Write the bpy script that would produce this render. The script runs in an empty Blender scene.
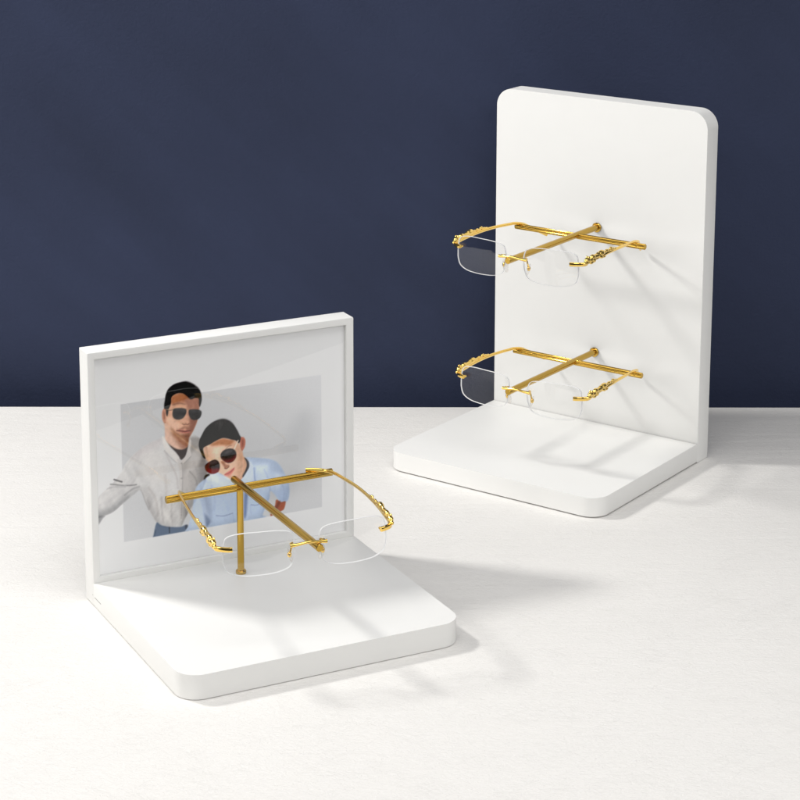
import bpy, bmesh, math, random
import numpy as np
from mathutils import Vector, Matrix

random.seed(7)
S = bpy.context.scene
COL = S.collection
MM = 0.001


# ------------------------------------------------------------------ helpers
def link(name, mesh, mats, parent=None):
    o = bpy.data.objects.new(name, mesh)
    COL.objects.link(o)
    for m in (mats if isinstance(mats, (list, tuple)) else [mats]):
        mesh.materials.append(m)
    if parent is not None:
        o.parent = parent
    return o


def from_bm(name, bm, mats, parent=None, smooth=None):
    bmesh.ops.recalc_face_normals(bm, faces=bm.faces[:])
    me = bpy.data.meshes.new(name)
    bm.to_mesh(me)
    bm.free()
    if smooth is not None:
        for p in me.polygons:
            p.use_smooth = True
        if smooth < 180:
            me.set_sharp_from_angle(angle=math.radians(smooth))
    return link(name, me, mats, parent)


def empty(name, loc, basis, label, cat, group=None):
    o = bpy.data.objects.new(name, None)
    COL.objects.link(o)
    o.empty_display_size = 0.02
    m = basis.to_4x4()
    m.translation = loc
    o.matrix_world = m
    o['label'] = label
    o['category'] = cat
    if group:
        o['group'] = group
    return o


def prism(bm, outline, z0, z1, bevel=0.0, axis='z'):
    """extrude a closed 2D outline; axis 'z': outline is (x, y); axis 'y': outline is (x, z)"""
    def P(p, h):
        return (p[0], p[1], h) if axis == 'z' else (p[0], h, p[1])
    lo = [bm.verts.new(P(p, z0)) for p in outline]
    hi = [bm.verts.new(P(p, z1)) for p in outline]
    n = len(outline)
    f0 = bm.faces.new(lo)
    f1 = bm.faces.new(hi)
    for i in range(n):
        bm.faces.new((lo[i], lo[(i + 1) % n], hi[(i + 1) % n], hi[i]))
    if bevel:
        ed = list(set(f0.edges[:] + f1.edges[:]))
        bmesh.ops.bevel(bm, geom=ed, offset=bevel, segments=3, profile=0.5, affect='EDGES')


def round_rect(x0, x1, y0, y1, radii, seg=14):
    """radii for corners (x0,y0),(x1,y0),(x1,y1),(x0,y1)"""
    out = []
    for (cx, cy, sx, sy, a0), r in zip(((x0, y0, 1, 1, 180), (x1, y0, -1, 1, 270), (x1, y1, -1, -1, 0), (x0, y1, 1, -1, 90)), radii):
        if r <= 0:
            out.append((cx, cy))
            continue
        ox, oy = cx + sx * r, cy + sy * r
        for k in range(seg + 1):
            a = math.radians(a0 + 90 * k / seg)
            out.append((ox + r * math.cos(a), oy + r * math.sin(a)))
    return out


def catmull(pts, sub=8, closed=False):
    P = [Vector(p) for p in pts]
    n = len(P)
    out = []
    for i in range(n if closed else n - 1):
        if closed:
            a, b, c, d = P[(i - 1) % n], P[i], P[(i + 1) % n], P[(i + 2) % n]
        else:
            b, c = P[i], P[i + 1]
            a = P[i - 1] if i > 0 else b * 2 - c
            d = P[i + 2] if i + 2 < n else c * 2 - b
        for k in range(sub):
            t = k / sub
            out.append(0.5 * ((2 * b) + (c - a) * t + (2 * a - 5 * b + 4 * c - d) * t * t + (3 * b - a - 3 * c + d) * t ** 3))
    if not closed:
        out.append(P[-1])
    return out


def tube(bm, path, radii, seg=14, caps=True, section=None, flat=None):
    """sweep a section along a path; radii a number or list; section: list of unit (a, b); flat: (scale_side, scale_up)"""
    n = len(path)
    if not isinstance(radii, (list, tuple)):
        radii = [radii] * n
    sec = section or [(math.cos(2 * math.pi * k / seg), math.sin(2 * math.pi * k / seg)) for k in range(seg)]
    fs, fu = flat or (1, 1)
    rings = []
    for i in range(n):
        t = (path[min(i + 1, n - 1)] - path[max(i - 1, 0)]).normalized()
        up = Vector((0, 0, 1)) if abs(t.z) < 0.95 else Vector((0, 1, 0))
        side = t.cross(up).normalized()
        up2 = side.cross(t).normalized()
        rings.append([bm.verts.new(path[i] + side * (a * radii[i] * fs) + up2 * (b * radii[i] * fu)) for a, b in sec])
    m = len(sec)
    for i in range(n - 1):
        for k in range(m):
            bm.faces.new((rings[i][k], rings[i][(k + 1) % m], rings[i + 1][(k + 1) % m], rings[i + 1][k]))
    if caps:
        bm.faces.new(rings[0][::-1])
        bm.faces.new(rings[-1])


def ellipsoid(bm, c, r, rot=None, u=14, v=10):
    m = Matrix.Translation(Vector(c)) @ (rot.to_4x4() if rot else Matrix.Identity(4)) @ Matrix.Diagonal((*r, 1))
    bmesh.ops.create_uvsphere(bm, u_segments=u, v_segments=v, radius=1.0, matrix=m)


def lathe(bm, prof, c, axis, seg=28):
    """profile of (radius, height) about axis through c"""
    ax = Vector(axis).normalized()
    s = ax.orthogonal().normalized()
    t = ax.cross(s)
    rings = []
    for r, h in prof:
        rings.append([bm.verts.new(Vector(c) + ax * h + (s * math.cos(2 * math.pi * k / seg) + t * math.sin(2 * math.pi * k / seg)) * r) for k in range(seg)])
    for i in range(len(prof) - 1):
        for k in range(seg):
            bm.faces.new((rings[i][k], rings[i][(k + 1) % seg], rings[i + 1][(k + 1) % seg], rings[i + 1][k]))
    bm.faces.new(rings[0][::-1])
    bm.faces.new(rings[-1])


# ------------------------------------------------------------------ materials
def new_mat(name):
    m = bpy.data.materials.new(name)
    m.use_nodes = True
    nt = m.node_tree
    b = nt.nodes['Principled BSDF']
    return m, nt, b


def noise(nt, vec, scale, detail=4.0, rough=0.55, dist=0.0):
    n = nt.nodes.new('ShaderNodeTexNoise')
    n.inputs['Scale'].default_value = scale
    n.inputs['Detail'].default_value = detail
    n.inputs['Roughness'].default_value = rough
    n.inputs['Distortion'].default_value = dist
    nt.links.new(vec, n.inputs['Vector'])
    return n.outputs['Fac']


def mapping(nt, scale=(1, 1, 1), rot=(0, 0, 0)):
    tc = nt.nodes.new('ShaderNodeTexCoord')
    mp = nt.nodes.new('ShaderNodeMapping')
    mp.vector_type = 'TEXTURE'                 # rotate first, then stretch
    mp.inputs['Scale'].default_value = tuple(1.0 / s_ for s_ in scale)
    mp.inputs['Rotation'].default_value = rot
    nt.links.new(tc.outputs['Object'], mp.inputs['Vector'])
    return mp.outputs['Vector']


def mathn(nt, op, a, b=None, c=None):
    n = nt.nodes.new('ShaderNodeMath')
    n.operation = op
    for i, v in enumerate((a, b, c)):
        if v is None:
            continue
        if isinstance(v, (int, float)):
            n.inputs[i].default_value = v
        else:
            nt.links.new(v, n.inputs[i])
    return n.outputs[0]


def ramp(nt, fac, stops):
    r = nt.nodes.new('ShaderNodeValToRGB')
    el = r.color_ramp.elements
    while len(el) < len(stops):
        el.new(0.5)
    for e, (p, c) in zip(el, stops):
        e.position = p
        e.color = (*c, 1)
    nt.links.new(fac, r.inputs['Fac'])
    return r.outputs['Color']


def bump(nt, b, height, strength, dist):
    n = nt.nodes.new('ShaderNodeBump')
    n.inputs['Strength'].default_value = strength
    n.inputs['Distance'].default_value = dist
    nt.links.new(height, n.inputs['Height'])
    nt.links.new(n.outputs['Normal'], b.inputs['Normal'])


def mat_white():
    m, nt, b = new_mat('satin_white_board')
    v = mapping(nt)
    b.inputs['Base Color'].default_value = (*WHITE, 1)
    b.inputs['Roughness'].default_value = 0.5
    b.inputs['Specular IOR Level'].default_value = 0.4
    f = mathn(nt, 'ADD', noise(nt, v, 1400, 3), mathn(nt, 'MULTIPLY', noise(nt, v, 90, 3), 0.8))
    bump(nt, b, f, 0.12, 0.0004)
    c = ramp(nt, noise(nt, v, 25, 5), [(0.3, tuple(x * 0.985 for x in WHITE)), (0.7, WHITE)])
    nt.links.new(c, b.inputs['Base Color'])
    return m


def mat_table():
    m, nt, b = new_mat('brushed_white_plaster')
    b.inputs['Roughness'].default_value = 0.62
    b.inputs['Specular IOR Level'].default_value = 0.35
    va = mapping(nt, (62, 170, 120), (0, 0, math.radians(3)))
    vb = mapping(nt, (260, 520, 300), (0, 0, math.radians(-4)))
    vc = mapping(nt, (9, 320, 60), (0, 0, math.radians(52)))
    vd = mapping(nt, (14, 420, 60), (0, 0, math.radians(-38)))
    vg = mapping(nt, (1, 1, 1))
    n1 = noise(nt, va, 1.0, 7, 0.62, 0.9)
    n2 = noise(nt, vb, 1.0, 4, 0.6, 0.9)
    patch = noise(nt, vg, 14, 3)
    # short ragged trowel marks: thin ridges along the contour lines of a stretched noise, only in patches
    ridge = mathn(nt, 'ABSOLUTE', mathn(nt, 'SUBTRACT', noise(nt, mapping(nt, (95, 190, 120), (0, 0, math.radians(-6))), 1.0, 6, 0.62, 1.0), 0.5))
    crack = mathn(nt, 'SUBTRACT', 1.0, mathn(nt, 'MINIMUM', mathn(nt, 'MULTIPLY', ridge, 13.0), 1.0))
    cmask = mathn(nt, 'MINIMUM', mathn(nt, 'MAXIMUM', mathn(nt, 'MULTIPLY', mathn(nt, 'SUBTRACT', noise(nt, vg, 38, 4, 0.65, 0.5), 0.46), 5.0), 0.0), 1.0)
    crack = mathn(nt, 'MULTIPLY', crack, mathn(nt, 'MULTIPLY_ADD', cmask, 0.45, 0.55))
    s1 = mathn(nt, 'GREATER_THAN', noise(nt, vc, 1.0, 2, 0.5), 0.70)
    s2 = mathn(nt, 'GREATER_THAN', noise(nt, vd, 1.0, 2, 0.5), 0.71)
    scr = mathn(nt, 'MULTIPLY', mathn(nt, 'ADD', s1, s2), mathn(nt, 'MULTIPLY', patch, 0.35))
    h = mathn(nt, 'ADD', mathn(nt, 'MULTIPLY', n1, 0.22), mathn(nt, 'MULTIPLY', n2, 0.45))
    h = mathn(nt, 'SUBTRACT', h, mathn(nt, 'MULTIPLY', crack, 0.10))
    h = mathn(nt, 'ADD', h, mathn(nt, 'MULTIPLY', scr, 0.55))
    def hair(v, width):
        return mathn(nt, 'SUBTRACT', 1.0, mathn(nt, 'MINIMUM', mathn(nt, 'MULTIPLY', mathn(nt, 'ABSOLUTE', mathn(nt, 'SUBTRACT', noise(nt, v, 1.0, 3, 0.55, 0.3), 0.5)), width), 1.0))
    lines = mathn(nt, 'ADD', hair(mapping(nt, (5, 120, 60), (0, 0, math.radians(38))), 34.0), hair(mapping(nt, (6, 140, 60), (0, 0, math.radians(-47))), 38.0))
    lines = mathn(nt, 'MULTIPLY', lines, mathn(nt, 'MAXIMUM', mathn(nt, 'MULTIPLY', mathn(nt, 'SUBTRACT', noise(nt, vg, 17, 3), 0.47), 5.0), 0.0))
    rip = noise(nt, mapping(nt, (7, 48, 20), (0, 0, math.radians(2))), 1.0, 4, 0.55, 0.8)
    h = mathn(nt, 'ADD', h, mathn(nt, 'MULTIPLY', rip, 0.75))
    h = mathn(nt, 'SUBTRACT', h, mathn(nt, 'MULTIPLY', lines, 0.03))
    bump(nt, b, h, TABLE_BUMP, 0.0016)
    t = TABLE
    c = ramp(nt, mathn(nt, 'ADD', mathn(nt, 'MULTIPLY', n1, 0.5), mathn(nt, 'MULTIPLY', patch, 0.5)),
             [(0.3, tuple(x * 0.98 for x in t)), (0.62, t)])
    mx = nt.nodes.new('ShaderNodeMix')
    mx.data_type = 'RGBA'
    nt.links.new(mathn(nt, 'MULTIPLY', mathn(nt, 'MINIMUM', lines, 1.0), 0.28), mx.inputs['Factor'])
    nt.links.new(c, mx.inputs[6])
    mx.inputs[7].default_value = (*(x * 0.86 for x in t), 1)
    nt.links.new(mx.outputs[2], b.inputs['Base Color'])
    return m


def mat_wall():
    m, nt, b = new_mat('navy_painted_backdrop')
    b.inputs['Roughness'].default_value = 0.7
    b.inputs['Specular IOR Level'].default_value = 0.25
    v = mapping(nt)
    vs = mapping(nt, (40, 40, 3), (0, math.radians(32), 0))
    w = WALL
    st = noise(nt, mapping(nt, (1.6, 1.6, 9), (0, math.radians(42), 0)), 1, 4, 0.6)
    c = ramp(nt, mathn(nt, 'ADD', mathn(nt, 'MULTIPLY', noise(nt, v, 6, 5), 0.4), mathn(nt, 'MULTIPLY', st, 0.6)), [(0.34, tuple(x * 0.80 for x in w)), (0.66, tuple(x * 1.08 for x in w))])
    nt.links.new(c, b.inputs['Base Color'])
    h = mathn(nt, 'ADD', mathn(nt, 'MULTIPLY', noise(nt, v, 300, 4, 0.6), 0.5), mathn(nt, 'MULTIPLY', noise(nt, vs, 1, 3), 0.3))
    bump(nt, b, h, 0.55, 0.0014)
    return m


def mat_gold(name, col, rough, grain=0.0):
    m, nt, b = new_mat(name)
    b.inputs['Base Color'].default_value = (*col, 1)
    b.inputs['Metallic'].default_value = 1.0
    v = mapping(nt)
    r = nt.nodes.new('ShaderNodeMapRange')
    r.inputs['To Min'].default_value = rough * 0.75
    r.inputs['To Max'].default_value = rough * 1.3
    nt.links.new(noise(nt, v, 600, 4), r.inputs['Value'])
    nt.links.new(r.outputs['Result'], b.inputs['Roughness'])
    if grain:
        bump(nt, b, noise(nt, v, 1800, 3), grain, 0.0002)
    return m


def mat_clear(name, ior, tint=(1, 1, 1), rough=0.0):
    """thin clear sheet: straight-through plus the mirror reflection of its surface"""
    m = bpy.data.materials.new(name)
    m.use_nodes = True
    nt = m.node_tree
    nt.nodes.clear()
    out = nt.nodes.new('ShaderNodeOutputMaterial')
    tr = nt.nodes.new('ShaderNodeBsdfTransparent')
    tr.inputs['Color'].default_value = (*tint, 1)
    gl = nt.nodes.new('ShaderNodeBsdfGlossy')
    gl.inputs['Roughness'].default_value = rough
    f0 = ((ior - 1) / (ior + 1)) ** 2
    ge = nt.nodes.new('ShaderNodeNewGeometry')
    dt = nt.nodes.new('ShaderNodeVectorMath')
    dt.operation = 'DOT_PRODUCT'
    nt.links.new(ge.outputs['Incoming'], dt.inputs[0])
    nt.links.new(ge.outputs['Normal'], dt.inputs[1])
    k = mathn(nt, 'SUBTRACT', 1.0, mathn(nt, 'ABSOLUTE', dt.outputs['Value']))
    fr = mathn(nt, 'MULTIPLY_ADD', mathn(nt, 'POWER', k, 5.0), 1 - f0, f0)
    mx = nt.nodes.new('ShaderNodeMixShader')
    nt.links.new(fr, mx.inputs[0])
    nt.links.new(tr.outputs[0], mx.inputs[1])
    nt.links.new(gl.outputs[0], mx.inputs[2])
    nt.links.new(mx.outputs[0], out.inputs['Surface'])
    return m


def mat_edge():
    """ground, polished lens edge: milky translucent rim"""
    m = bpy.data.materials.new('lens_edge_frosted')
    m.use_nodes = True
    nt = m.node_tree
    nt.nodes.clear()
    out = nt.nodes.new('ShaderNodeOutputMaterial')
    df = nt.nodes.new('ShaderNodeBsdfDiffuse')
    df.inputs['Color'].default_value = (0.99, 0.99, 0.99, 1)
    tl = nt.nodes.new('ShaderNodeBsdfTranslucent')
    tl.inputs['Color'].default_value = (0.98, 0.98, 0.99, 1)
    gl = nt.nodes.new('ShaderNodeBsdfGlossy')
    gl.inputs['Roughness'].default_value = 0.15
    m1 = nt.nodes.new('ShaderNodeMixShader')
    m1.inputs[0].default_value = 0.55
    m2 = nt.nodes.new('ShaderNodeMixShader')
    m2.inputs[0].default_value = 0.06
    nt.links.new(df.outputs[0], m1.inputs[1])
    nt.links.new(tl.outputs[0], m1.inputs[2])
    nt.links.new(m1.outputs[0], m2.inputs[1])
    nt.links.new(gl.outputs[0], m2.inputs[2])
    nt.links.new(m2.outputs[0], out.inputs['Surface'])
    return m


def mat_plain(name, col, rough=0.6):
    m, nt, b = new_mat(name)
    v = mapping(nt)
    c = ramp(nt, noise(nt, v, 60, 3), [(0.3, tuple(x * 0.93 for x in col)), (0.7, col)])
    nt.links.new(c, b.inputs['Base Color'])
    b.inputs['Roughness'].default_value = rough
    return m


# ------------------------------------------------------------------ values to tune
WHITE = (0.82, 0.815, 0.795)
TABLE = (0.80, 0.782, 0.754)
WALL = (0.0262, 0.0350, 0.0735)
TABLE_BUMP = 0.7
KEY_W, KEY_R = 16.5, 0.11
KEY_POS = (-1.08, 2.0, 1.27)
SOFT_W = 14.5
SIDE_W = 3.5
FRONT_W = 10.5
CAM_W = 8.0
PRINT_GAIN = 1.6
WORLD_UP, WORLD_DOWN = 0.17, 0.02

M_WHITE = mat_white()
M_TABLE = mat_table()
M_WALL = mat_wall()
M_ROD = mat_gold('brushed_brass', (0.54, 0.34, 0.064), 0.14)
M_GOLD = mat_gold('polished_gold', (0.98, 0.66, 0.17), 0.12)
M_CAST = mat_gold('cast_gold', (1.0, 0.70, 0.20), 0.24)
M_LENS = mat_clear('clear_lens', 1.45)
M_EDGE = mat_edge()
M_PAD = mat_clear('clear_silicone', 1.75, (0.97, 0.96, 0.95), 0.08)
M_GLASS = mat_clear('picture_glazing', 1.63)
M_SEAM = mat_plain('shadow_gap', (0.25, 0.25, 0.24))
M_BACK = mat_plain('grey_backing_card', (0.4, 0.4, 0.39))

# ------------------------------------------------------------------ camera
TH, RO = 0.2074, 0.0011
fw = Vector((0, math.cos(TH), -math.sin(TH)))
up = Vector((0, math.sin(TH), math.cos(TH)))
rt = Vector((1, 0, 0))
r2 = rt * math.cos(RO) + up * math.sin(RO)
u2 = up * math.cos(RO) - rt * math.sin(RO)
cd = bpy.data.cameras.new('camera')
cam = bpy.data.objects.new('camera', cd)
COL.objects.link(cam)
cam.matrix_world = Matrix(((r2.x, u2.x, -fw.x, 0), (r2.y, u2.y, -fw.y, 0), (r2.z, u2.z, -fw.z, 0.67703), (0, 0, 0, 1)))
cd.sensor_width = 36.0
cd.lens = 2193.7 / 800 * 36.0
cd.shift_x = 10.18 / 800
cd.shift_y = -238.63 / 800
cd.clip_start = 0.05
cd.clip_end = 50
S.camera = cam

# ------------------------------------------------------------------ light
W = bpy.data.worlds.new('World')
S.world = W
W.use_nodes = True
wn = W.node_tree
bg = wn.nodes['Background']
tc = wn.nodes.new('ShaderNodeTexCoord')
sp = wn.nodes.new('ShaderNodeSeparateXYZ')
wn.links.new(tc.outputs['Generated'], sp.inputs[0])
wr = ramp(wn, mathn(wn, 'MULTIPLY_ADD', sp.outputs['Z'], 0.5, 0.5), [(0.48, (WORLD_DOWN,) * 3), (0.62, (WORLD_UP,) * 3)])
wn.links.new(wr, bg.inputs['Color'])
bg.inputs['Strength'].default_value = 1.0


def area(name, pos, target, power, shape, sx, sy, color):
    l = bpy.data.lights.new(name, 'AREA')
    l.energy = power
    l.shape = shape
    l.size = sx
    l.size_y = sy
    l.color = color
    o = bpy.data.objects.new(name, l)
    COL.objects.link(o)
    o.location = pos
    o.rotation_euler = (Vector(target) - Vector(pos)).to_track_quat('-Z', 'Y').to_euler()
    return o


area('key_lamp', KEY_POS, (0.1, 1.72, 0.1), KEY_W, 'DISK', KEY_R * 2, KEY_R * 2, (1.0, 0.985, 0.955))
area('softbox', (0.10, 0.95, 1.78), (0.05, 1.72, 0.05), SOFT_W, 'RECTANGLE', 1.5, 0.9, (1.0, 0.995, 0.99))
area('front_fill', (-1.6, 1.0, 0.8), (0.15, 1.9, 0.15), FRONT_W, 'RECTANGLE', 0.9, 0.9, (1.0, 0.99, 0.975))  # added fill lamp out of view, brightens the tall panel's front
area('camera_fill', (0.35, -0.35, 1.15), (0.0, 1.75, 0.1), CAM_W, 'RECTANGLE', 1.0, 0.8, (1.0, 1.0, 1.0))  # unseen fill added by the camera to lift the framed print's mat
area('side_softbox', (1.15, 0.95, 0.75), (0.05, 1.75, 0.12), SIDE_W, 'RECTANGLE', 0.9, 0.9, (1.0, 1.0, 1.0))

S.view_settings.view_transform = 'Standard'
S.view_settings.look = 'None'
S.view_settings.exposure = 0.10
S.view_settings.gamma = 1.0
S.cycles.max_bounces = 12
S.cycles.transparent_max_bounces = 24
S.cycles.glossy_bounces = 6
S.cycles.caustics_reflective = False
S.cycles.caustics_refractive = False
S.cycles.use_denoising = True

# ------------------------------------------------------------------ the setting: table top and backdrop
bm = bmesh.new()
ya, yb, xa, xb = 1.258, 2.0505, -1.15, 1.15
prism(bm, [(xa, ya), (xb, ya), (xb, yb), (xa, yb)], -0.022, 0.0, 0.0008)
tt = from_bm('table_top', bm, M_TABLE, None, 40)
tt['kind'] = 'structure'
tt['label'] = 'white plaster-textured table top under both stands'
bm = bmesh.new()
prism(bm, [(-1.6, 2.1350), (1.6, 2.1350), (1.6, 2.09), (-1.6, 2.09)], -0.5, 1.9)
wl = from_bm('wall', bm, M_WALL)
wl['kind'] = 'structure'
wl['label'] = 'dark navy painted backdrop wall behind the table'


def fluted(n=10, depth=0.2, k=6):
    out = []
    for i in range(n * k):
        a = 2 * math.pi * i / (n * k)
        r = 1 - depth * (1 - abs(math.sin(a * n / 2)))
        out.append((r * math.cos(a), r * math.sin(a)))
    return out


def basis(a, n):
    """local x along the front, y away from the viewer, z up"""
    return Matrix(((a[0], -n[0], 0), (a[1], -n[1], 0), (a[2], -n[2], 1)))


def rod(bm, p0, p1, r, ch=0.35 * MM, section=None, seg=24):
    p0, p1 = Vector(p0), Vector(p1)
    d = (p1 - p0).normalized()
    tube(bm, [p0, p0 + d * ch, p1 - d * ch, p1], [r - ch, r, r, r - ch], seg=seg, section=section)


# ------------------------------------------------------------------ the framed photo stand
LY = 0.46600
La = (math.cos(LY), math.sin(LY), 0)
Ln = (math.sin(LY), -math.cos(LY), 0)
LO = Vector((-0.2333, 1.5832, 0.0))
FW, FH, FT, FD = 0.220, 0.2010, 0.0184, 0.2039
BT = 0.0188
BAR = 0.0884
RODZ = 0.0912
fs = empty('photo_stand', LO, basis(La, Ln),
           'low white stand with a framed photo of two men in sunglasses', 'display stand')
# local y is -n
bm = bmesh.new()
prism(bm, round_rect(0, FW, -FD, -FT - 0.0001, (0.017, 0.017, 0, 0)), 0.0006, BT, 0.0006)
from_bm('base', bm, M_WHITE, fs, 30)
bm = bmesh.new()
x0, x1, z0, z1 = 0.0056, FW - 0.0064, 0.0232, FH - 0.0056
outer = [(0, 0.0006), (FW, 0.0006), (FW, FH), (0, FH)]
inner = [(x0, z0), (x1, z0), (x1, z1), (x0, z1)]
for yy, flip in ((-FT, 0), (0.0, 1)):
    pass
vo = [[bm.verts.new((p[0], yy, p[1])) for p in outer] for yy in (-FT, 0)]
vi = [[bm.verts.new((p[0], yy, p[1])) for p in inner] for yy in (-FT, 0)]
for i in range(4):
    j = (i + 1) % 4
    bm.faces.new((vo[0][i], vo[0][j], vi[0][j], vi[0][i]))
    bm.faces.new((vo[1][j], vo[1][i], vi[1][i], vi[1][j]))
    bm.faces.new((vo[0][j], vo[0][i], vo[1][i], vo[1][j]))
    bm.faces.new((vi[0][i], vi[0][j], vi[1][j], vi[1][i]))
bmesh.ops.recalc_face_normals(bm, faces=bm.faces[:])
bmesh.ops.bevel(bm, geom=[e for e in bm.edges if e.calc_face_angle(0) > 0.5], offset=0.0006, segments=3, profile=0.5, affect='EDGES')
frame = from_bm('frame', bm, M_WHITE, fs, 30)
bm = bmesh.new()
prism(bm, [(x0 + 0.0002, -0.0138), (x1 - 0.0002, -0.0138), (x1 - 0.0002, -0.0010), (x0 + 0.0002, -0.0010)], z0 + 0.0002, z1 - 0.0002)
from_bm('backing_card', bm, M_BACK, frame)
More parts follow.
